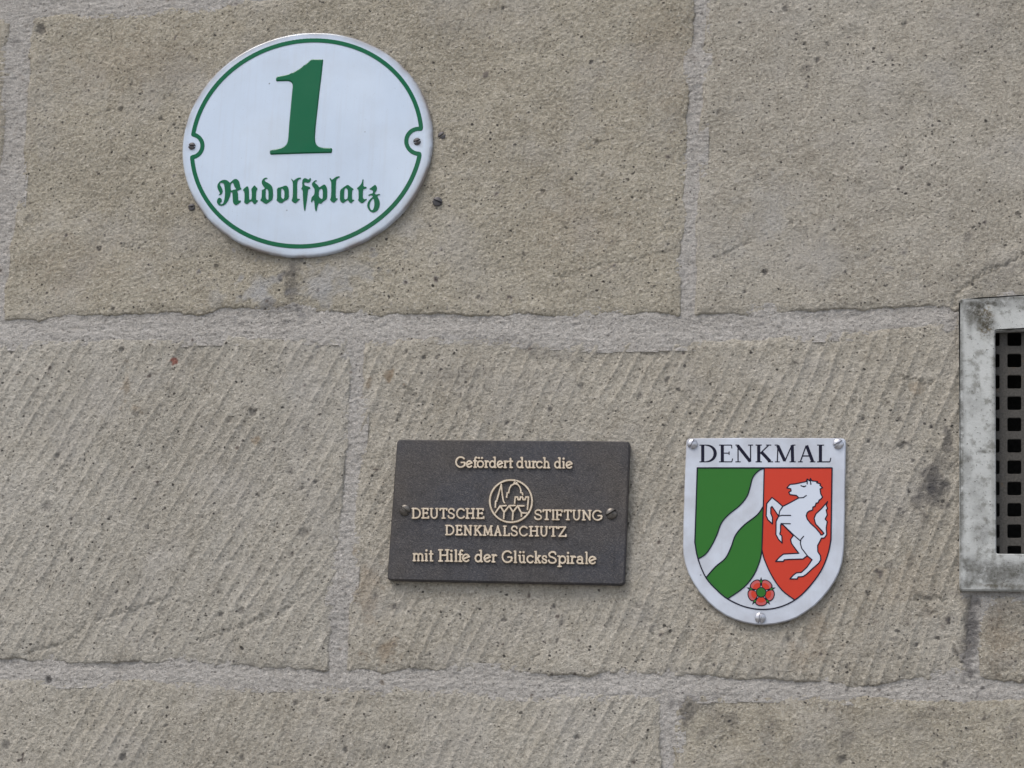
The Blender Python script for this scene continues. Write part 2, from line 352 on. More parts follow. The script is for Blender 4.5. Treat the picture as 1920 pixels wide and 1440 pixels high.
wall = empty('sandstone_wall', (0, 0, 0))
tag(wall, 'sandstone block wall with wide pale mortar joints carrying the signs', 'wall')
def rough(X, Z, k=1.0):
    """sandy, pitted face (mm)"""
    g = nz(X, Z*1.15, .0042, 5); g2 = nz(X, Z*1.15, .0085, 6)
    h = .8*nz(X, Z, .12, 1) + .24*nz(X, Z, .035, 2) + .10*nz(X, Z, .016, 3) + k*(.10*g2 + .22*g + .12*nz(X, Z, .0032, 9))
    h -= k*1.0*np.clip(g - 1.45, 0, 1.2) + k*.7*np.clip(nz(X, Z*1.2, .006, 7) - 1.5, 0, 1.2) + k*.8*np.clip(nz(X, Z, .0034, 8) - 1.7, 0, 1)
    return h
# outline (photo px), colour tint, chisel amount, roughness
BLOCKS = [
 ([(-620,-560),(640,-570),(645,-75),(300,-52),(0,-28),(-620,-5)], (1.0,.98,.93), 0, 1.2),
 ([(680,-570),(2000,-590),(2000,-85),(1300,-82),(690,-77)], (1.0,1.0,.97), 0, 1.2),
 ([(2040,-590),(2700,-600),(2700,-90),(2040,-86)], (1.0,1.0,1.0), 0, 1.2),
 ([(-620,30),(10,36),(18,60),(8,250),(-25,600),(-620,625)], (.95,.93,.88), 0, 1.3),
 ([(66,34),(160,26),(300,20),(420,8),(700,-16),(1000,-26),(1301,-34),(1297,100),(1288,200),(1284,330),(1276,480),(1273,590),(1200,583),(1100,590),(1000,588),(900,592),(790,583),(700,587),(560,580),(420,576),(388,588),(300,584),(160,590),(85,594),(70,598),(8,600),(16,500),(34,400),(50,250),(58,120)], (.96,.94,.875), 0, 1.25),
 ([(1329,-34),(2000,-44),(2500,-48),(2510,540),(1920,556),(1806,568),(1796,577),(1700,572),(1600,578),(1500,580),(1400,584),(1305,590),(1309,420),(1316,250),(1322,120)], (.97,.965,.95), 0, 1.05),
 ([(2540,-50),(2700,-52),(2700,560),(2545,565)], (1.0,1.0,1.0), 0, 1.2),
 ([(-620,662),(0,647),(100,641),(250,639),(400,635),(520,636),(648,633),(656,690),(652,800),(641,900),(633,1020),(626,1110),(618,1180),(612,1254),(450,1246),(300,1238),(150,1240),(0,1234),(-620,1240)], (1.03,1.04,1.05), 1.0, 1.1),
 ([(682,640),(760,634),(880,632),(1000,641),(1120,648),(1290,644),(1400,640),(1500,629),(1600,625),(1700,616),(1808,605),(1808,800),(1808,1112),(1824,1118),(1812,1180),(1806,1240),(1812,1262),(1760,1272),(1700,1270),(1640,1284),(1590,1284),(1500,1275),(1360,1268),(1230,1262),(1100,1262),(960,1260),(900,1256),(760,1254),(652,1256),(656,1160),(666,1000),(674,860),(682,740)], (1.03,1.025,1.01), 1.0, 1.15),
 ([(1838,1122),(2345,1126),(2345,1290),(1920,1279),(1842,1266),(1836,1200)], (.86,.84,.80), 0, 1.3),
 ([(2352,600),(2700,596),(2700,1296),(2352,1292)], (1.0,1.0,1.0), .6, 1.0),
 ([(-620,1262),(0,1275),(180,1277),(350,1283),(520,1284),(700,1290),(860,1298),(1000,1302),(1120,1305),(1237,1306),(1236,1400),(1232,1500),(1225,1900),(-620,1880)], (1.02,1.02,1.01), .85, 1.1),
 ([(1272,1330),(1292,1304),(1400,1302),(1600,1308),(1760,1318),(1920,1312),(2700,1325),(2700,1930),(1258,1905),(1268,1440)], (.93,.91,.85), 0, 1.15),
]
polys = []
for bi, (px, tint, ch, rg) in enumerate(BLOCKS):
    q = PP(px); polys.append(q)
    xs = axis(q[:, 0].min() - .008, q[:, 0].max() + .008, x_lo, x_hi); zs = axis(q[:, 1].min() - .008, q[:, 1].max() + .008, z_lo, z_hi)
    X, Z = np.meshgrid(xs, zs)
    d = poly_sd(X, Z, q)*1000
    dn = d + 1.0*nz(X, Z, .045, 11) + .5*nz(X, Z, .016, 12) + .28*nz(X, Z, .006, 13)
    h = rough(X + bi*3.17, Z + bi*1.91, rg)*.9 + .9
    if ch:
        an = math.radians(27 if bi in (7, 11) else 22); ca, sa = math.cos(an), math.sin(an)
        s = X*ca - Z*sa + .0030*nz(X, Z, .34, 21) + .0004*nz(X, Z, .05, 22)
        wl = .0132; u = s/wl; fr = u - np.floor(u); row = np.floor(u); g = -X*sa - Z*ca
        prof = np.abs(2*np.abs(fr - .5))**3.2 - .25 + .25*(.5 - fr)
        amp = np.clip(.80 + .36*nz(row*.047, g, .09, 23) + .24*nz(X, Z, .14, 24), .2, 1.5)
        fan = sstep(P(1250, 900)[0], P(1600, 900)[0], X)*.25 if bi == 8 else 0
        h += ch*(1.08 + fan)*amp*prof
    dh, st = decorate(X, Z); h += dh
    h -= .7*(1 - sstep(0., 6., dn)) + 9.0*(1 - sstep(-3.8, -.6, dn))
    # soot collects along the lower arris
    dc = (d[:-1, :-1] + d[1:, 1:])/2
    keep = dc > -6.5
    cx, cz = (X[:-1, :-1]+X[1:, 1:])/2, (Z[:-1, :-1]+Z[1:, 1:])/2
    keep &= poly_sd(cx, cz, VENT_IN) < 0
    o = grid_object('stone_block', X, Z, h, st, keep, M['stone'], wall, (float(q[:, 0].mean()), 0.0, float(q[:, 1].mean())))
    o.color = (*tint, 1)
# mortar bed: one sheet showing in the joints
ext = PP([(-640,-600),(2720,-620),(2720,1950),(-640,1920)])
xs = axis(ext[:, 0].min(), ext[:, 0].max(), x_lo, x_hi); zs = axis(ext[:, 1].min(), ext[:, 1].max(), z_lo, z_hi)
X, Z = np.meshgrid(xs, zs)
dmax = np.full(X.shape, -1e9)
for q in polys:
    s = (X > q[:, 0].min() - .03) & (X < q[:, 0].max() + .03) & (Z > q[:, 1].min() - .03) & (Z < q[:, 1].max() + .03)
    dmax[s] = np.maximum(dmax[s], poly_sd(X[s], Z[s], q)*1000)
keep = (dmax[:-1, :-1] + dmax[1:, 1:])/2 < 7
keep &= poly_sd((X[:-1, :-1]+X[1:, 1:])/2, (Z[:-1, :-1]+Z[1:, 1:])/2, VENT_IN) < 0
def block_sd(X, Z):
    dm = np.full(X.shape, -1e9)
    for q in polys:
        s = (X > q[:, 0].min() - .03) & (X < q[:, 0].max() + .03) & (Z > q[:, 1].min() - .03) & (Z < q[:, 1].max() + .03)
        dm[s] = np.maximum(dm[s], poly_sd(X[s], Z[s], q)*1000)
    return dm
up, dnw = block_sd(X, Z + .009), block_sd(X, Z - .009)      # struck joint: tucked in under the stone above, flush with the one below
h = -.55 + .3*nz(X, Z, .07, 41) + .16*nz(X, Z*2, .02, 42) + .22*nz(X, Z*2.6, .012, 43) + .18*nz(X, Z*1.3, .0042, 44) - .35*np.clip(nz(X, Z, .006, 45) - 1.7, 0, 1)
h += -.25*sstep(-5, 4, up)*(up > dmax) + .8*sstep(-5, 4, dnw)*(dnw > dmax)
dh, st = decorate(X, Z); h += dh
o = grid_object('mortar', X, Z, h, st, keep, M['mortar'], wall, (0, 0, 2.05)); o.color = (1, 1, 1, 1)

def box_mesh(name, lo, hi, origin):
    bm = bmesh.new(); bmesh.ops.create_cube(bm, size=1)
    for v in bm.verts:
        for k in range(3): v.co[k] = (lo[k] if v.co[k] < 0 else hi[k]) - origin[k]
    me = bpy.data.meshes.new(name); bm.to_mesh(me); bm.free(); return me
ex0, ex1, ez0, ez1 = xs[0], xs[-1], zs[0], zs[-1]
link('rubble_core', box_mesh('rubble_core', (ex0, .13, 0), (ex1, .5, ez1), (0, .3, 0)), M['core'], wall, (0, .3, 0))
# plain courses below, down to the pavement
zz = ez0 + .004; k = 0
while zz > .05:
    hgt = min(.31, zz); n = 3; xx = ex0
    for i in range(n):
        x1 = ex0 + (ex1-ex0)*(i + 1 + (.35 if k % 2 else 0))/n if i < n-1 else ex1
        me = box_mesh('stone_block', (xx, -.002, zz-hgt), (x1-.012, .14, zz-.012), ((xx+x1)/2, 0, zz-hgt/2))
        me.attributes.new('stain', 'FLOAT_COLOR', 'POINT').data.foreach_set('color', [0.0]*(4*len(me.vertices)))
        o = link('stone_block', me, M['stone'], wall, ((xx+x1)/2, 0, zz-hgt/2)); o.color = (1, 1, .97, 1); xx = x1
    zz -= hgt; k += 1
me = bpy.data.meshes.new('pavement'); me.from_pydata([(-400, -400, 0), (400, -400, 0), (400, 400, 0), (-400, 400, 0)], [], [(0, 1, 2, 3)])
tag(link('pavement', me, M['pave']), kind='structure')

# ------------------------------------------------------------------ flat shapes: union of outlines -> raised mesh
def chaikin(p, n=1):
    p = np.array(p, float)
    for _ in range(n):
        q = np.roll(p, -1, 0); p = np.stack([.75*p + .25*q, .25*p + .75*q], 1).reshape(-1, 2)
    return p
def catmull(p, n=5):
    p = [np.array(a, float) for a in p]; out = []
    for i in range(len(p)-1):
        a, b, c, d = p[max(i-1, 0)], p[i], p[i+1], p[min(i+2, len(p)-1)]
        for k in range(n):
            t = k/n; out.append(.5*((2*b) + (c-a)*t + (2*a-5*b+4*c-d)*t*t + (3*b-a-3*c+d)*t**3))
    out.append(p[-1]); return np.array(out)
def disc(c, r, n=12): return [(c[0] + r*math.cos(2*math.pi*i/n), c[1] + r*math.sin(2*math.pi*i/n)) for i in range(n)]
def stroke(pts, w, closed=False, caps=True, n=10):
    """polyline -> outlines whose union is the stroke; w one width or one per point"""
    pts = [np.array(p, float) for p in pts]; N = len(pts); ws = [w]*N if np.isscalar(w) else list(w); out = []
    for i in range(N if closed else N-1):
        a, b = pts[i], pts[(i+1) % N]; wa, wb = ws[i]/2, ws[(i+1) % N]/2
        d = b - a; L = np.hypot(*d)
        if L < 1e-9: continue
        nrm = np.array([-d[1], d[0]])/L
        out.append([a+nrm*wa, a-nrm*wa, b-nrm*wb, b+nrm*wb])
    for i in range(N):
        if closed or caps or 0 < i < N-1: out.append(disc(pts[i], ws[i]/2, n))
    return out
def shape(name, polys, mat, parent, d, origin, thick=.001, bevel=0., holes=(), relief=None, sub=None, smooth=False, px=True):
    """union of px outlines minus holes, front face at depth d (m) in front of the wall, sides going thick back"""
    dd = d if relief is None else d
    vs, fs = [], []; n = 0
    for q in list(polys) + list(holes):
        a = (PP(q, dd) if px else np.array(q, float))*1000
        a = a - np.array([origin[0], origin[2]])*1000
        if np.sum(a[:, 0]*np.roll(a[:, 1], -1) - np.roll(a[:, 0], -1)*a[:, 1]) < 0: a = a[::-1]
        fs.append(list(range(n, n+len(a)))); n += len(a); vs += [Vector((float(x), float(y))) for x, y in a]
    if sub:
        A = np.array([tuple(v) for v in vs])
        gx = np.arange(A[:, 0].min(), A[:, 0].max(), sub); gy = np.arange(A[:, 1].min(), A[:, 1].max(), sub)
        vs += [Vector((float(a) + .01, float(b) + .013)) for a in gx for b in gy]
    V, E, F, ov, oe, of = delaunay_2d_cdt(vs, [], fs, 0, 1e-4)
    np_ = len(polys); bm = bmesh.new(); bv = {}
    for f, src in zip(F, of):
        if not src or any(k >= np_ for k in src): continue
        ids = []
        for i in f:
            if i not in bv: bv[i] = bm.verts.new((V[i][0]/1000, V[i][1]/1000, 0))
            ids.append(bv[i])
        try: bm.faces.new(ids)
        except ValueError: pass
    bmesh.ops.recalc_face_normals(bm, faces=bm.faces)
    for f in bm.faces:
        f.normal_update()
        if f.normal.z < 0: f.normal_flip()
    be0 = [e for e in bm.edges if len(e.link_faces) == 1]; outer = {v for e in be0 for v in e.verts}
    if bevel:
        bmesh.ops.inset_region(bm, faces=bm.faces[:], thickness=bevel, depth=0, use_boundary=True, use_even_offset=True)
        for v in bm.verts:
            if any(len(e.link_faces) == 1 for e in v.link_edges): v.co.z = -bevel
    be = [e for e in bm.edges if len(e.link_faces) == 1]
    r = bmesh.ops.extrude_edge_only(bm, edges=be)
    for v in r['geom']:
        if isinstance(v, bmesh.types.BMVert): v.co.z = -thick
    for v in bm.verts:
        x, y, z = v.co
        z += d + (relief(x + origin[0], y + origin[2]) if relief else 0)
        v.co = (x, -z - origin[1], y)
    bmesh.ops.recalc_face_normals(bm, faces=bm.faces)
    me = bpy.data.meshes.new(name); bm.to_mesh(me); bm.free()
    # front faces must look at -Y
    return link(name, me, mat, parent, origin, smooth)
def rounded(pts, r, n=5):
    out = []; pts = [np.array(p, float) for p in pts]; N = len(pts)
    for i in range(N):
        a, b, c = pts[i-1], pts[i], pts[(i+1) % N]; u = (a-b)/np.hypot(*(a-b)); v = (c-b)/np.hypot(*(c-b))
        p0, p1 = b + u*r, b + v*r
        for k in range(n+1):
            t = k/n; out.append((1-t)**2*p0 + 2*t*(1-t)*b + t*t*p1)
    return out
def screw(name, u, v, d, r, mat, parent, slot_deg, label=None, dome=.45, tilt=(0, 0)):
    """round head with a real sawn slot; r in photo px; d depth of its seat"""
    R_ = r*PXM; x, z = P(u, v, d); bm = bmesh.new(); segs, rings = 40, 10; sw = R_*.17
    ca, sa = math.cos(math.radians(slot_deg)), math.sin(math.radians(slot_deg))
    G = np.linspace(-1, 1, 33); idx = {}
    def hz(a, b):
        k = min(1., math.hypot(a, b)); t = abs(-a*sa + b*ca)*R_
        zz = R_*dome*math.sqrt(max(0, 1 - (k*.97)**2)) + R_*.10
        return zz - R_*.42*(1 - min(1, max(0, (t - sw*.75)/(sw*.35))))
    prev = None; c0 = bm.verts.new((0, 0, hz(0, 0)))
    for i in range(1, 15):
        rr = i/14; ring = [bm.verts.new((rr*math.cos(2*math.pi*j/48)*R_, rr*math.sin(2*math.pi*j/48)*R_, hz(rr*math.cos(2*math.pi*j/48), rr*math.sin(2*math.pi*j/48)))) for j in range(48)]
        for j in range(48):
            k = (j+1) % 48
            if prev: bm.faces.new((prev[j], ring[j], ring[k], prev[k]))
            else: bm.faces.new((c0, ring[j], ring[k]))
        prev = ring
    base = [bm.verts.new((p.co.x, p.co.y, -R_*.6)) for p in prev]
    for j in range(48):
        k = (j+1) % 48; bm.faces.new((prev[j], base[j], base[k], prev[k]))
    for p in bm.verts:
        a, b, c = p.co; p.co = (a, -c - tilt[0]*a - tilt[1]*b, b)
    bmesh.ops.recalc_face_normals(bm, faces=bm.faces)
    me = bpy.data.meshes.new(name); bm.to_mesh(me); bm.free()
    o = link(name, me, mat, parent, (float(x), -d, float(z)))
    if label: o['label'] = label
    return o

# ------------------------------------------------------------------ oval house number plate
EC = np.array([574.8, 270.0]); EU = np.array([237.5, -14.1]); EV = np.array([0., 213.5])
ox, oz = P(*EC, .004); OV = (float(ox), 0.0, float(oz))
oval = empty('house_number_plate', OV)
tag(oval, 'oval white enamel house number plate with green 1 and Rudolfplatz lettering', 'house number')
def ell(t, k=1.0, c=EC): return c + k*(EU*math.cos(t) + EV*math.sin(t))
_A = np.array([PP([EC + EU], .004)[0] - np.array([ox, oz]), PP([EC + EV], .004)[0] - np.array([ox, oz])]).T
_Ai = np.linalg.inv(_A)
def rho(x, z):
    a = _Ai @ np.array([x - ox, z - oz]); return math.hypot(*a)
def dome(x, z):                                  # metres in front of the plate's seat
    r = min(1., rho(x, z)); return .0028*(1 - r*r)
bm = bmesh.new(); rim = bm.verts.layers.float.new('rim'); prev = None
prof = [(0, 0)] + [(k/24*.975, 0) for k in range(1, 25)] + [(.985, -.0001), (.991, -.0005), (.995, -.0012), (.998, -.0023), (.9995, -.0038), (.997, -.005), (.96, -.005)]
c0 = None
for i, (k, dz) in enumerate(prof):
    if k == 0: c0 = bm.verts.new((0, -(dome(ox, oz) + .0065), 0)); continue
    ring = []
    for j in range(160):
        a = _A @ np.array([math.cos(2*math.pi*j/160), math.sin(2*math.pi*j/160)])*k
        v = bm.verts.new((a[0], -(dome(ox+a[0], oz+a[1]) + .0065 + dz), a[1])); v[rim] = float(np.clip((k - .935)/.055, 0, 1)**2)
        for (su, sv_, sr) in ((360, 277, 11), (782, 268, 11)):
            sx, sz = P(su, sv_, .0065); v[rim] = max(v[rim], .8*(1 - float(sstep(.4, 1.1, math.hypot(ox+a[0]-sx, oz+a[1]-sz)/(sr*PXM)))))
        ring.append(v)
    for j in range(160):
        n = (j+1) % 160
        if prev: bm.faces.new((prev[j], ring[j], ring[n], prev[n]))
        else: bm.faces.new((c0, ring[j], ring[n]))
    prev = ring
bmesh.ops.recalc_face_normals(bm, faces=bm.faces)
me = bpy.data.meshes.new('plate'); bm.to_mesh(me); bm.free()
link('plate', me, M['enamel'], oval, OV, smooth=True)
OD = .0065
def onoval(name, polys, holes=(), h=.0007, bevel=.0004, sub=6, smooth=False):
    return shape(name, polys, M['green'], oval, OD + h, OV, thick=h + .0006, bevel=bevel, holes=holes, relief=dome, sub=sub, smooth=smooth)
S1 = np.array([358.5, 273.5]); S2 = np.array([785.5, 265.0]); RC = np.array([575.0, 269.0])
def rell(t): return RC + np.array([215.3, -12.9])*math.cos(t) + .903*EV*math.sin(t)
pts = [rell(2*math.pi*i/200) for i in range(200)]
top, bot = [], []
for p in pts:
    near = min(np.hypot(*(p-S1)) - 21.5, np.hypot(*(p-S2)) - 23.5)
    if near > 0: (top if p[1] < 268 else bot).append(p)
top.sort(key=lambda p: -p[0]); 
cen = lambda p: math.atan2(p[1]-RC[1], p[0]-RC[0])
top.sort(key=cen); bot.sort(key=cen)
def arc_between(c, r, p, q, inward):
    a0, a1 = math.atan2(*(p-c)[::-1]), math.atan2(*(q-c)[::-1]); mid = inward
    for k in (-2, 0, 2):
        pass
    def unwrap(a): 
        while a - mid > math.pi: a -= 2*math.pi
        while a - mid < -math.pi: a += 2*math.pi
        return a
    a0, a1 = unwrap(a0), unwrap(a1)
    return [c + r*np.array([math.cos(a0 + (a1-a0)*t/14), math.sin(a0 + (a1-a0)*t/14)]) for t in range(15)]
lt, rt = top[0], top[-1]; rb, lb = bot[0], bot[-1]
loop = list(top) + arc_between(S2, 23.5, rt, rb, math.pi) + list(bot) + arc_between(S1, 21.5, lb, lt, 0.0)
onoval('border_line', stroke(loop, 7.8, closed=True, n=8), h=.0004, bevel=.00025, sub=None)
one = zoomed([(605,80),(765,82),(745,300),(715,560),(690,800),(668,1000),(658,1150),(664,1210),(680,1245),(710,1270),(760,1281),(892,1286),(888,1352),(500,1362),(50,1376),(48,1312),(140,1300),(215,1280),(262,1250),(285,1215),(297,1150),(310,950),(330,720),(348,520),(355,440),(346,408),(325,388),(290,378),(128,382),(128,328),(150,315),(280,290),(370,255),(450,205),(530,145)], 500, 100, 7.2)
def densify(p, step):
    out = []
    for i in range(len(p)):
        a, b = np.array(p[i], float), np.array(p[(i+1) % len(p)], float); n = max(1, int(np.hypot(*(b-a))/step))
        out += [a + (b-a)*k/n for k in range(n)]
    return out
onoval('numeral', [chaikin(densify(one, 5), 1)], h=.0012, bevel=.0011, sub=4)
FR = [
 ('R', (400,325), [(160,660),(210,655),(255,630),(285,570),(285,510),(265,450),(235,400),(205,350),(205,310),(240,290),(290,300),(330,335),(345,400),(360,560),(355,700),(330,830),(300,910),(260,935),(215,925),(200,905),(235,870),(265,830),(255,780),(225,745),(185,738),(145,760),(118,810),(112,860),(130,920),(170,960),(230,980),(300,970),(370,930),(430,860),(490,740),(520,640),(530,570),(565,575),(585,600),(590,750),(600,880),(625,930),(690,970),(760,925),(845,850),(830,825),(790,830),(755,820),(750,700),(750,620),(735,560),(725,535),(850,490),(855,465),(820,430),(805,330),(780,250),(740,200),(680,178),(610,205),(550,260),(515,300),(480,265),(430,225),(370,208),(300,210),(230,235),(165,295),(125,370),(130,440),(155,510),(195,575),(205,610),(190,635)],
  [(525,400),(535,340),(565,295),(595,290),(620,330),(640,400),(680,460),(705,490),(620,505),(540,530),(528,480)]),
 ('u', (400,325), [(890,520),(960,450),(1020,405),(1050,410),(1070,450),(1080,510),(1082,790),(1105,805),(1140,800),(1160,780),(1170,640),(1160,520),(1150,490),(1200,430),(1250,370),(1300,430),(1345,475),(1310,530),(1295,600),(1290,780),(1300,810),(1365,830),(1310,885),(1255,945),(1205,905),(1175,855),(1140,845),(1080,890),(1010,945),(930,880),(945,840),(950,700),(945,580),(930,545)], None),
 ('d', (400,325), [(1640,160),(1600,145),(1540,165),(1490,210),(1465,280),(1480,350),(1520,410),(1560,450),(1555,480),(1470,520),(1470,600),(1460,770),(1410,820),(1500,880),(1585,940),(1680,885),(1780,810),(1800,750),(1805,600),(1795,460),(1765,390),(1700,330),(1620,290),(1565,255),(1550,215),(1575,190),(1630,180)],
  [(1585,500),(1610,475),(1650,515),(1670,560),(1670,760),(1660,820),(1580,775)]),
 ('o', (510,325), [(165,460),(300,430),(430,380),(480,410),(515,480),(520,600),(520,750),(480,800),(380,850),(290,925),(140,830),(165,780),(170,600)], [(295,480),(330,475),(380,540),(392,600),(385,800),(290,755),(285,600)]),
 ('l', (510,325), [(590,185),(620,190),(660,250),(720,200),(800,155),(890,150),(880,185),(820,200),(785,250),(770,330),(770,500),(762,740),(775,785),(850,780),(845,800),(780,860),(710,930),(590,830),(625,790),(640,700),(645,500),(645,350),(635,270),(610,230)], None),
 ('f', (510,325), [(890,490),(910,455),(930,400),(920,300),(935,220),(980,170),(1030,165),(1090,200),(1130,210),(1150,165),(1185,165),(1185,210),(1160,270),(1110,305),(1060,300),(1010,285),(975,310),(985,360),(1020,395),(1090,410),(1160,435),(1165,480),(1105,490),(1090,560),(1070,760),(1030,1000),(1005,1140),(980,1140),(960,1000),(945,760),(940,560),(925,500)], None),
 ('p', (510,325), [(1370,235),(1330,225),(1270,260),(1220,320),(1215,370),(1240,420),(1280,460),(1295,520),(1290,620),(1270,680),(1215,720),(1190,790),(1185,880),(1210,885),(1240,820),(1280,830),(1290,960),(1310,1140),(1345,1150),(1370,1040),(1400,930),(1430,905),(1475,935),(1520,880),(1640,800),(1665,750),(1670,600),(1665,470),(1640,400),(1590,345),(1500,400),(1430,450),(1400,390),(1350,340),(1305,305),(1300,270),(1350,250)],
  [(1425,520),(1470,480),(1510,480),(1535,520),(1540,640),(1535,780),(1500,790),(1420,730),(1415,620)]),
 ('l', (610,325), [(140,165),(170,160),(205,210),(235,205),(290,160),(350,120),(435,105),(450,130),(400,155),(350,195),(335,260),(328,400),(320,740),(340,765),(395,770),(350,820),(260,910),(145,810),(175,770),(190,650),(195,400),(190,280),(160,220)], None),
 ('a', (610,325), [(455,540),(500,480),(600,410),(690,355),(760,415),(870,490),(820,520),(812,600),(808,780),(830,805),(890,805),(850,840),(785,910),(730,880),(700,830),(680,815),(620,850),(540,912),(470,865),(448,800),(450,640)], [(585,490),(620,450),(660,480),(688,520),(690,650),(680,760),(640,795),(600,800),(570,760),(575,640)]),
 ('t', (610,325), [(950,470),(1000,430),(1070,360),(1110,290),(1130,195),(1160,195),(1150,290),(1150,370),(1165,415),(1245,415),(1245,465),(1150,485),(1135,560),(1130,720),(1150,775),(1190,790),(1265,775),(1200,840),(1110,920),(985,830),(1010,770),(1010,640),(1005,520),(985,490)], None),
 ('z', (610,325), [(1320,490),(1400,430),(1500,350),(1540,390),(1560,460),(1540,530),(1490,590),(1480,610),(1530,650),(1590,630),(1640,630),(1660,660),(1600,665),(1560,690),(1600,760),(1635,850),(1640,940),(1615,1040),(1560,1130),(1480,1175),(1420,1180),(1340,1145),(1280,1060),(1260,970),(1280,880),(1340,790),(1430,720),(1420,680),(1370,660),(1300,690),(1300,660),(1350,630),(1430,615),(1445,560),(1420,515),(1370,500)],
  [(1450,755),(1470,820),(1480,920),(1465,1030),(1430,1110),(1390,1115),(1350,1070),(1330,980),(1345,890),(1390,810)]),
]
for _, (a, b), out, hole in FR:
    onoval('letter', [chaikin(zoomed(out, a, b, 16))], [chaikin(zoomed(hole, a, b, 16))] if hole else (), h=.0005, bevel=.0, sub=None)
for u, v, sl in ((360, 274, -8), (782, 265.5, 20)):
    screw('screw', u, v, OD + .0006, 7.2, M['darksteel'], oval, sl, dome=.35)

# three old screws left in the stone round the plate
for u, v, r, sl, lab in ((828.5, 254.5, 7.6, 35, 'old dark screw head in the stone, just beside the plate screw'),
                    (820, 378, 9.2, -22, 'old dark slotted screw in the stone, lower right of the number plate'),
                    (359.5, 388.5, 7, 10, 'old dark screw half hidden behind the lower left rim of the number plate')):
    o = screw('slotted_screw', u, v, .0016 if u > 500 else .0032, r, M['darksteel'], None, sl, dome=.25)
    tag(o, lab, 'screw')

# ------------------------------------------------------------------ bronze plaque with raised lettering
pc = P(953, 960, .009); PL = (float(pc[0]), 0.0, float(pc[1])); PD = .0095
plaque = empty('bronze_plaque', PL)
tag(plaque, 'dark bronze plaque with raised golden lettering and round building emblem', 'plaque')
shape('plate', [rounded([(744.5, 824), (1181, 827.2), (1170.7, 1096.5), (725.5, 1087.5)], 8)], M['bronze'], plaque, PD, PL, thick=.0085, bevel=.0012)
def arc(cx, cy, rx, ry, a0, a1, n=16): return [(cx + rx*math.cos(math.radians(a0 + (a1-a0)*i/n)), cy + ry*math.sin(math.radians(a0 + (a1-a0)*i/n))) for i in range(n+1)]
L = lambda *c: [(c[i], c[i+1]) for i in range(0, len(c), 2)]
SP = lambda k: [tuple(p) for p in catmull([(.93, .80*k), (.84, .94*k), (.52, 1.*k), (.18, .92*k), (.06, .75*k), (.20, .58*k), (.52, .50*k), (.86, .38*k), (.97, .22*k), (.84, .06*k), (.48, 0), (.14, .06*k), (0, .22*k)], 3)]
X_ = .62
def bar(x0, x1, y): return ('s', L(x0, y, x1, y))
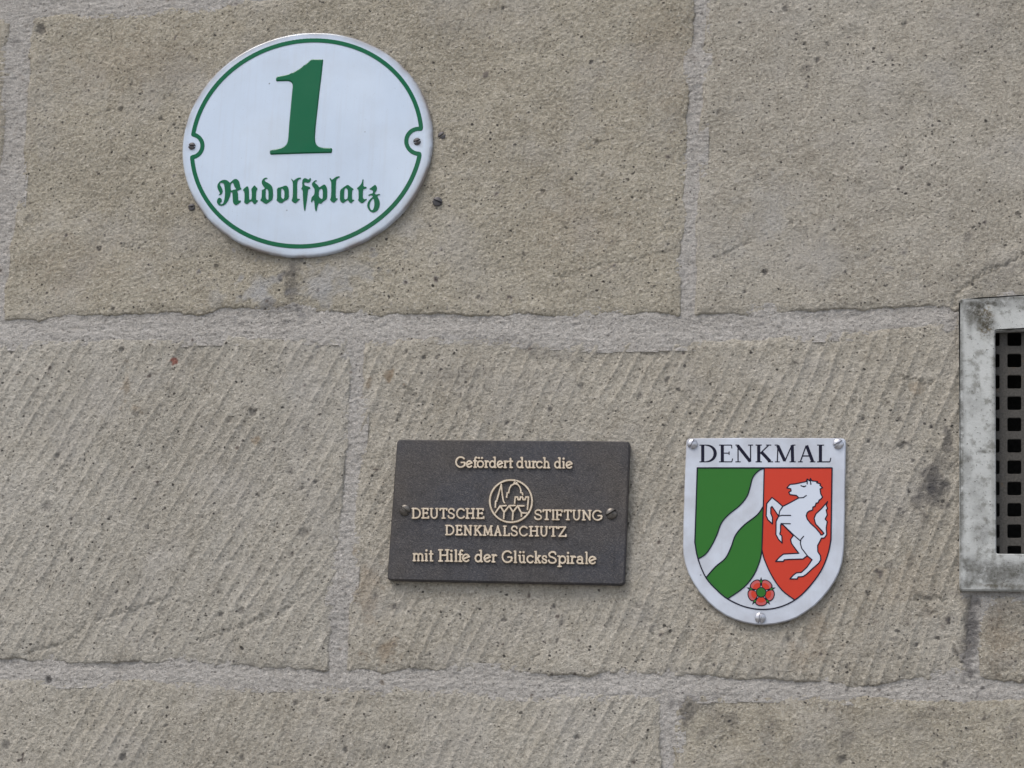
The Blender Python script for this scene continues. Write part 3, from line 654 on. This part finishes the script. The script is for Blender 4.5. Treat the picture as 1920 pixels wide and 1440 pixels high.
GL = {
 'D': [L(.14, 0, .14, 1), bar(0, .45, 0), bar(0, .45, 1), arc(.42, .5, .58, .5, -90, 90)],
 'E': [L(.22, 0, .22, 1), bar(0, .92, 1), bar(0, 1, 0), bar(.22, .78, .52), L(.92, 1, .92, .86), L(1, 0, 1, .15), L(.78, .46, .78, .58)],
 'F': [L(.24, 0, .24, 1), bar(0, 1, 1), bar(0, .52, 0), bar(.24, .82, .5), L(1, 1, 1, .84), L(.82, .43, .82, .57)],
 'U': [L(.14, 1, .14, .36), arc(.5, .36, .36, .36, 180, 360), L(.86, .36, .86, 1), bar(0, .3, 1), bar(.72, 1, 1)],
 'T': [L(.5, 0, .5, 1), bar(0, 1, 1), bar(.28, .72, 0), L(0, 1, 0, .86), L(1, 1, 1, .86)],
 'S': [SP(1)], 's': [SP(X_)],
 'C': [arc(.55, .5, .55, .5, 42, 318, 22)],
 'H': [L(.16, 0, .16, 1), L(.84, 0, .84, 1), bar(.16, .84, .52), bar(0, .34, 0), bar(0, .34, 1), bar(.66, 1, 0), bar(.66, 1, 1)],
 'I': [L(.5, 0, .5, 1), bar(0, 1, 0), bar(0, 1, 1)],
 'N': [L(.15, 0, .15, 1), L(.15, 1, .85, 0), L(.85, 0, .85, 1), bar(0, .32, 0), bar(0, .15, 1), bar(.7, 1, 1)],
 'G': [arc(.52, .5, .52, .5, 45, 345, 24), L(.97, .46, .97, .16), bar(.58, 1, .46)],
 'K': [L(.16, 0, .16, 1), L(.16, .4, .82, 1), L(.38, .58, .88, 0), bar(0, .34, 0), bar(0, .34, 1), bar(.66, .98, 1), bar(.74, 1, 0)],
 'M': [L(.13, 0, .18, 1), L(.18, 1, .5, .1), L(.5, .1, .82, 1), L(.82, 1, .87, 0), bar(0, .26, 0), bar(.74, 1, 0), bar(.05, .18, 1), bar(.82, .95, 1)],
 'A': [L(.13, 0, .5, 1), L(.5, 1, .87, 0), bar(.28, .72, .34), bar(0, .27, 0), bar(.73, 1, 0)],
 'L': [L(.22, 0, .22, 1), bar(0, 1, 0), bar(0, .46, 1), L(1, 0, 1, .18)],
 'Z': [bar(0, .95, 1), L(.95, 1, .06, 0), bar(.06, 1, 0), L(1, 0, 1, .16), L(0, 1, 0, .86)],
 'e': [L(.08, .22, .96, .44), arc(.5, .31, .5, .31, 20, 318, 22)],
 'f': [L(.40, 0, .40, .8), arc(.70, .8, .30, .2, 180, 50, 8), bar(.02, .85, X_), bar(.1, .75, 0)],
 'o': [arc(.5, .31, .5, .31, 0, 360, 24)],
 'r': [L(.30, 0, .30, X_), bar(0, .3, X_), L(.3, .40, .5, .56, .75, .62, 1, .56), bar(0, .64, 0)],
 'd': [arc(.41, .31, .41, .31, 0, 360, 24), L(.83, 0, .83, 1), bar(.62, .83, 1), bar(.83, 1, 0)],
 't': [L(.45, .88, .45, .12, .6, .01, .8, .0), bar(0, 1, X_), bar(.3, .95, 0)],
 'u': [L(.2, X_, .2, .2), arc(.5, .22, .3, .22, 180, 360, 10), L(.8, X_, .8, 0), bar(0, .2, X_), bar(.62, .8, X_), bar(.8, 1, 0)],
 'c': [arc(.55, .31, .55, .31, 40, 318, 20)],
 'h': [L(.2, 0, .2, 1), bar(0, .2, 1), arc(.51, .36, .31, .26, 180, 0, 10), L(.82, .36, .82, 0), bar(0, .4, 0), bar(.64, 1, 0)],
 'i': [L(.5, 0, .5, X_), bar(0, .5, X_), bar(0, 1, 0), ('d', .5, .93)],
 'l': [L(.5, 0, .5, 1), bar(0, .5, 1), bar(0, 1, 0)],
 'm': [L(.1, 0, .1, X_), arc(.3, .4, .2, .22, 180, 0, 8), L(.5, .4, .5, 0), arc(.7, .4, .2, .22, 180, 0, 8), L(.9, .4, .9, 0), bar(0, .1, X_), bar(0, .2, 0), bar(.42, .58, 0), bar(.82, 1, 0)],
 'k': [L(.2, 0, .2, 1), bar(0, .2, 1), L(.2, .24, .8, X_), L(.42, .38, .85, 0), bar(0, .38, 0), bar(.7, 1, 0), bar(.62, .94, X_)],
 'p': [L(.2, -.3, .2, X_), bar(0, .2, X_), arc(.6, .31, .4, .31, 0, 360, 24), bar(0, .42, -.3)],
 'a': [arc(.42, .18, .42, .18, 0, 360, 20), L(.82, 0, .82, .42), arc(.44, .43, .38, .19, 0, 150, 10), bar(.82, 1, 0)],
}
GL['\u00f6'] = GL['o'] + [('d', .26, .93), ('d', .76, .93)]
GL['\u00fc'] = GL['u'] + [('d', .25, .93), ('d', .75, .93)]
def letter_polys(ch, x0, x1, base, cap, w):
    out = []; thin = w*.82
    X0, X1, Y0, Y1 = x0 + w/2, x1 - w/2, base - w/2*.8, base - cap + w/2*.8
    T = lambda p: (X0 + (X1-X0)*p[0], Y0 + (Y1-Y0)*p[1])
    for s in GL[ch]:
        if s[0] == 'd': out.append(disc(T(s[1:]), w*.62, 12))
        elif s[0] == 's': out += stroke([T(p) for p in s[1]], thin, n=8)
        else: out += stroke([T(p) for p in s], w, n=10)
    return out
LINES = [
 ('Gef\u00f6rdert', [(853.3,873.5),(873.3,886.5),(886.2,896.5),(893.5,908),(907.5,917.5),(916.7,931.5),(931,944),(943.3,953.5),(952.5,962.5)], (860,876.9), (1070,878.6), 21.2, 3.4),
 ('durch', [(968,982.5),(982.5,997),(996,1007),(1004.6,1017.7),(1017.3,1032)], (860,876.9), (1070,878.6), 21.2, 3.4),
 ('die', [(1038.7,1053),(1053.5,1060),(1060.2,1074.3)], (860,876.9), (1070,878.6), 21.2, 3.4),
 ('DEUTSCHE', [(771.3,789.2),(789.3,804.8),(805,822.8),(823.7,839.2),(839,853.4),(855,872),(872,891.2),(891.8,908.4)], (771,972.4), (908,973.0), 20.3, 3.3),
 ('STIFTUNG', [(1001.2,1016.7),(1016.8,1033.2),(1033.8,1040.8),(1040.2,1055.2),(1056.8,1072.4),(1072.5,1089.6),(1090.2,1109.9),(1110,1129.7)], (1001,974.9), (1129,976.2), 20.0, 3.3),
 ('DENKMALSCHUTZ', [(834,852),(853,867.6),(868.5,886),(887.5,904.8),(904.4,925.2),(925.2,941.6),(942.3,956.3),(957.2,971.3),(972.8,990.2),(991.1,1011.2),(1011.4,1028.1),(1029,1045.7),(1045.8,1062.6)], (834,1003.6), (1062,1006.8), 19.8, 3.3),
 ('mit', [(773,795.6),(795.8,803),(803.3,813.2)], (773,1052.4), (930,1054.8), 23.6, 3.6),
 ('Hilfe', [(820.8,843.5),(842.8,850),(851.2,858.6),(857.8,869.6),(866,881.6)], (773,1052.4), (930,1054.8), 23.6, 3.6),
 ('der', [(889.5,906),(906.2,921.2),(920.8,932.2)], (773,1052.4), (930,1054.8), 23.6, 3.6),
 ('Gl\u00fccksSpirale', [(940.2,961.5),(962.5,970),(970.4,986.5),(986.6,1001),(1001,1015.4),(1015,1026.6),(1027,1044.3),(1044.4,1062),(1061.5,1068.8),(1068.3,1080.4),(1080.4,1095.4),(1096.3,1103.4),(1103,1118.7)], (940,1055.4), (1118,1058.2), 23.6, 3.6),
]
LH = .0020
for text, spans, b0, b1, cap, wd in LINES:
    for chh, (xa, xb) in zip(text, spans):
        t = ((xa+xb)/2 - b0[0])/(b1[0]-b0[0]); base = b0[1] + (b1[1]-b0[1])*t
        shape('letter', letter_polys(chh, xa, xb, base, cap, wd), M['gold'], plaque, PD + LH, PL, thick=LH + .0003, bevel=.0002)
Zm = lambda *c: zoomed(L(*c), 900, 890, 13.09)
ec = (900 + 757/13.09, 890 + 648/13.09)
emb = shape('emblem_ring', stroke(disc(ec, 39.6, 56), 3.7, closed=True), M['gold'], plaque, PD + LH, PL, thick=LH + .0003, bevel=.0002)
pic = []
for c in ([375,800,380,660,410,640,520,240,545,480,570,640,600,690], [655,555,665,450,705,440,720,340,760,270,830,225,870,218,920,235,970,290,1000,370,1000,440,1040,450,1045,495], [840,200,845,165,900,165,900,205],
          [850,700,862,550,925,550,930,610,985,610,990,550,1045,550,1055,610,1110,610,1120,550,1190,550,1165,850], [370,940,495,765,640,760], [495,765,590,920,720,760,860,757], [590,920,580,1080], [720,775,810,920,920,765,1080,765], [810,920,797,1105], [930,780,1010,935,1150,940], [1010,935,1015,1020]):
    pic += stroke(Zm(*c), 3.1, n=8)
shape('emblem_skyline', pic, M['gold'], plaque, PD + LH, PL, thick=LH + .0003, bevel=.0002)
screw('screw', 759.5, 957, PD, 10.5, M['bronzescrew'], plaque, -35, tilt=(.05, .1))
screw('screw', 1146.5, 963, PD, 10.5, M['bronzescrew'], plaque, 32)

# ------------------------------------------------------------------ heritage shield
SC = P(1433, 990, .004); SL = (float(SC[0]), 0.0, float(SC[1])); SD = .0052
shield = empty('heritage_shield', SL)
tag(shield, 'white enamel DENKMAL shield with green and red arms, white horse and red rose', 'sign')
Zs = lambda *c: zoomed(L(*c), 1260, 800, 3.692)
outl = Zs(97,120,100,96,112,82,135,78, 640,76, 1165,78,1190,82,1202,96,1203,125, 1198,500,1192,820,1186,880,1175,950,1155,1010,1125,1070,1085,1130,1035,1190,985,1240,930,1280,865,1320,800,1345,720,1364,640,1372,570,1368,500,1355,435,1335,370,1305,305,1262,250,1212,195,1152,150,1085,115,1020,90,950,78,890,75,830,80,600,90,300)
me_o = shape('plate', [outl], M['shield_white'], shield, SD, SL, thick=.0042, bevel=.0010)
a = me_o.data.attributes.new('rim', 'FLOAT', 'POINT')
q = PP(outl, SD)
for i, v in enumerate(me_o.data.vertices):
    a.data[i].value = 1.0 if v.co.y > -SD + .0003 else 0.35
E0 = .00012
upper = Zs(638,288,600,305,560,350,540,420,520,480,470,545,390,610,340,670,310,750,270,830,230,885,180,915)
lower = Zs(632,550,590,610,500,680,440,750,410,830,370,910,300,970,235,1045)
upper = [tuple(p) for p in catmull(upper, 4)]; lower = [tuple(p) for p in catmull(lower, 4)]
leftl = Zs(180,915,158,800,165,600,175,285)
botl = [tuple(p) for p in catmull(Zs(158,800,180,915,235,1045,310,1130,385,1192,500,1245,620,1265,740,1250,850,1200,940,1120,1030,1000,1080,880,1100,780), 4)]
archl = [tuple(p) for p in catmull(Zs(622,850,610,920,570,1020,500,1110,385,1192), 4)]
archr = [tuple(p) for p in catmull(Zs(622,850,640,920,690,1030,760,1130,850,1200), 4)]
g1 = Zs(175,285) + upper + Zs(158,800,165,600)
g2 = lower + [p for p in catmull(Zs(235,1045,310,1130,385,1192), 4)] + archl[::-1]
rd = Zs(638,288,1108,287,1105,500,1100,780) + [p for p in catmull(Zs(1100,780,1080,880,1030,1000,940,1120,850,1200), 4)][1:] + archr[::-1][1:]
kw = dict(parent=shield, origin=SL, thick=E0*.9)
shape('green_field', [g1], M['sgreen'], d=SD+E0, **kw); shape('green_field', [g2], M['sgreen'], d=SD+E0, **kw)
shape('red_field', [rd], M['sred'], d=SD+E0, **kw)
Zh = lambda *c: zoomed(L(*c), 1420, 880, 6.547)
horse = Zh(362,228,400,185,470,178,600,150,612,118,640,140,652,112,668,140,740,150,728,165,775,178,768,195,800,225,770,240,778,300,800,340,775,370,760,375,745,410,720,415,708,455,682,462,678,500,640,510,612,530,600,570,612,610,650,660,720,725,770,785,780,805,800,803,818,785,780,740,715,670,697,600,720,545,790,480,862,395,845,440,862,480,845,500,858,560,832,610,858,640,845,720,852,800,822,842,785,845,775,870,740,935,742,1010,775,1060,778,1110,750,1155,680,1215,600,1290,560,1315,500,1320,490,1345,400,1345,440,1300,480,1270,540,1265,610,1200,665,1120,672,1108,612,1060,560,1100,390,1105,330,1110,320,1130,225,1130,270,1080,320,1040,510,1030,470,980,420,910,408,860,440,815,430,800,310,675,285,680,285,760,275,795,300,815,305,905,260,860,228,800,230,640,262,575,215,505,180,455,165,470,165,540,185,590,185,670,130,620,108,570,115,420,180,345,250,400,312,455,400,410,510,350,480,320,400,310,385,280,415,265,410,238)
shape('horse', [horse], M['swhite'], d=SD+2*E0, **kw)
ln = stroke(horse, 2.2, closed=True, n=6)
for c in ([312,455,275,510,262,575,300,565,410,565], [262,575,235,620], [290,665,405,668], [510,350,565,347,602,320], [568,822,535,860,528,910,545,970,612,1058], [310,675,440,800,528,878], [612,120,612,180], [650,130,657,185], [535,200,570,215,595,203], [560,208,572,210]):
    ln += stroke(Zh(*c), 2.1, n=6)
shape('horse_outline', ln, M['navy'], d=SD+3*E0, **kw)
fl = stroke(Zs(175,285,165,600) + [p for p in botl] + Zs(1105,500,1108,285), 2.4, closed=True, n=6)
for c in (upper, lower, archl, archr, Zs(638,288,632,550,622,850)): fl += stroke(c, 2.2, n=6)
shape('arms_outline', fl, M['navy'], d=SD+3*E0, **kw)
# rose
rc = np.array([1427.1, 1110.6])
def pol(r, deg): return rc + r*np.array([math.cos(math.radians(deg)), -math.sin(math.radians(deg))])
sep = []
for k in range(5):
    an = 90 + 72*k; sep.append([pol(29, an), pol(17, an-16), pol(12, an), pol(17, an+16)])
rose = shape('rose', sep, M['navy'], d=SD+1.0*E0, **kw)
def petal(r0, r1, half, an, k=1.0):
    pts = [pol(r0, an-half*.55), pol((r0+r1)*.55, an-half*.95), pol(r1*.93, an-half*.80), pol(r1, an-half*.4), pol(r1*1.01, an), pol(r1, an+half*.4), pol(r1*.93, an+half*.80), pol((r0+r1)*.55, an+half*.95), pol(r0, an+half*.55)]
    return chaikin(pts)
ks = dict(parent=rose, origin=SL, thick=E0*.9)
for k in range(5):
    an = 126 + 72*k
    pt = shape('petal', [petal(6, 26, 37, an)], M['navy'], d=SD+(2 + .12*k)*E0, **ks)
    shape('petal_edge', [petal(8, 24.2, 32, an)], M['spink'], d=SD+(3 + .05*k)*E0, **ks)
    shape('petal_inner', [petal(9, 19, 31, an)], M['sred'], d=SD+4*E0, **ks)
    an2 = 90 + 72*k; shape('sepal', [[pol(24, an2), pol(19.5, an2-7), pol(17.5, an2), pol(19.5, an2+7)]], M['sgreen'], d=SD+4*E0, **ks)
shape('rose_ring', [disc(rc, 9.9, 28)], M['navy'], d=SD+5*E0, **ks)
shape('rose_heart', [disc(rc, 8.2, 28)], M['sgreen'], d=SD+6*E0, **ks)
# DENKMAL in book letters: thick stems, thin hairlines, bracketed serifs
TK, TN, SF = 6.0, 2.3, 1.9
def aw(cx, cy, rx, ry, a0, a1, n=22):
    pts = arc(cx, cy, rx, ry, a0, a1, n); ws = [TN + (TK*1.02-TN)*abs(math.cos(math.radians(a0 + (a1-a0)*i/n)))**1.4 for i in range(n+1)]; return (pts, ws)
SG = {
 'D': [(L(.19,.0,.19,1), TK), (L(0,0,.4,0), SF), (L(0,1,.4,1), SF), aw(.4,.5,.52,.49,-90,90)],
 'E': [(L(.24,0,.24,1), TK), (L(0,0,.94,0), SF), (L(0,1,.92,1), SF), (L(.24,.52,.74,.52), SF), (L(.94,0,1,.2), SF), (L(.92,1,.94,.8), SF), (L(.74,.42,.74,.62), SF)],
 'N': [(L(.15,0,.15,1), TN), (L(.12,.98,.84,.02), TK), (L(.86,0,.86,1), TN), (L(0,0,.3,0), SF), (L(0,1,.15,1), SF), (L(.72,1,1,1), SF)],
 'K': [(L(.18,0,.18,1), TK), (L(0,0,.36,0), SF), (L(0,1,.36,1), SF), (L(.22,.46,.74,.98), TN), (L(.34,.58,.84,.02), TK), (L(.6,1,.9,1), SF), (L(.7,0,1,0), SF)],
 'M': [(L(.14,0,.17,1), TN), (L(.16,.97,.48,.06), TK), (L(.48,.02,.80,.98), TN), (L(.82,1,.84,0), TK), (L(.03,0,.25,0), SF), (L(.70,0,.98,0), SF), (L(.02,1,.17,1), SF), (L(.82,1,.97,1), SF)],
 'A': [(L(.13,0,.47,.98), TN), (L(.49,.98,.84,.02), TK), (L(.26,.35,.66,.35), TN), (L(0,0,.27,0), SF), (L(.68,0,1,0), SF)],
 'L': [(L(.24,0,.24,1), TK), (L(0,1,.5,1), SF), (L(0,0,.93,0), SF*1.15), (L(.93,0,1,.24), SF)],
}
for chh, (xa, xb) in zip('DENKMAL', [(1310.6,1344.4),(1347.3,1374.6),(1378,1412.8),(1415.8,1450.2),(1450.8,1493.6),(1495.4,1529.8),(1531.2,1558.8)]):
    lp = []
    for pts, ww in SG[chh]:
        lp += stroke([(xa + .9 + (xb-xa-1.8)*x, 865.9 - 31.4*y) for x, y in pts], ww, caps=False, n=8)
    shape('letter', lp, M['navy'], d=SD+E0, **kw)
for u, v, sl in ((1298.5, 832.5, 62), (1571.5, 832.5, 30), (1425.5, 1158.5, 85)):
    screw('screw', u, v, SD, 9.6, M['steel'], shield, sl)

# ------------------------------------------------------------------ vent grille
VC = P(2070, 833, 0); VL = (float(VC[0]), 0.0, float(VC[1])); VD = .006
vent = empty('vent_grille', VL)
tag(vent, 'weathered white painted metal vent frame with rusty square hole grille', 'vent')
fo = rounded([(1798, 560.5), (2341, 524), (2341, 1112), (1799, 1107)], 7, 4)
fi = rounded([(1866, 619.5), (2274, 600), (2274, 1042), (1868, 1038)], 4, 3)
fr = shape('frame', [fo], M['vent'], vent, VD, VL, thick=.0095, bevel=.0011, holes=[fi], sub=2.5)
a = fr.data.attributes.new('stain', 'FLOAT_COLOR', 'POINT')
VS = [(1845,570,60,10,0,.95),(1850,610,22,14,0,.9),(1818,600,8,30,0,.6),(1920,1100,120,8,0,.7),(1815,1095,14,14,0,.8),(1870,560,90,5,0,.8),(1832,580,34,20,0,1.),(1848,600,16,40,2,1.),(1870,1075,80,26,0,.8),(1802,833,7,300,0,.85),(1862,833,5,220,0,.45),(1920,570,60,14,0,.35),(1838,590,22,26,0,.9),(1855,612,16,26,0,.8),(1840,575,28,10,0,.6),(1850,600,14,22,2,.9),(1830,585,10,16,2,.7),(1820,1062,24,20,0,.75),(1850,1062,26,14,0,.7),(1835,1090,40,14,0,.5),(1880,1060,30,12,0,.5),(1840,1000,20,26,0,.45),(1835,960,20,18,0,.4),(1800,640,5,30,0,.8),(1801,1085,5,30,0,.7),(1815,860,8,10,0,.8),(1840,846,10,4,0,.8),(1812,880,12,40,0,.4),(1826,755,24,30,0,.3),(1880,1098,50,5,2,.7),(1830,920,16,30,0,.3),(1801,566,8,10,0,.9)]
co = np.array([v.co[:] for v in fr.data.vertices]); X, Z = co[:, 0] + VL[0], co[:, 2] + VL[2]; stv = np.zeros((len(co), 4))
for u, v, rx, ry, chn, amt in VS:
    cx, cz = P(u, v, VD); k = np.hypot((X-cx)/(rx*PXM), (Z-cz)/(ry*PXM)); stv[:, chn] = np.maximum(stv[:, chn], amt*(1 - sstep(.3, 1.3, k)))
a.data.foreach_set('color', stv.astype(np.float32).ravel())
hs = []
GD = -.004
for r_ in range(-1, 12):
    for c_ in range(0, 11):
        x0, y0 = 1848 + 41*c_, 623.5 + 40*r_
        hs.append(rounded([(x0, y0), (x0+26, y0), (x0+26, y0+25), (x0, y0+25)], 3.5, 3))
shape('grille_plate', [[(1838, 570), (2312, 570), (2312, 1100), (1838, 1100)]], M['grille'], vent, GD, VL, thick=.0018, bevel=.0004, holes=hs)
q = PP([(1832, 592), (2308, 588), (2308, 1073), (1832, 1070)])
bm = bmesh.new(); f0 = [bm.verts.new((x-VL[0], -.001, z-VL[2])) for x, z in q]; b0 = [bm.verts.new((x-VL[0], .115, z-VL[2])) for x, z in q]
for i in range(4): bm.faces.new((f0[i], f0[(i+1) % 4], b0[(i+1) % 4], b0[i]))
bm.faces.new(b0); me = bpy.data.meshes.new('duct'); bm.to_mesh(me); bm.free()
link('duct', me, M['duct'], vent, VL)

scene.render.engine = 'CYCLES'
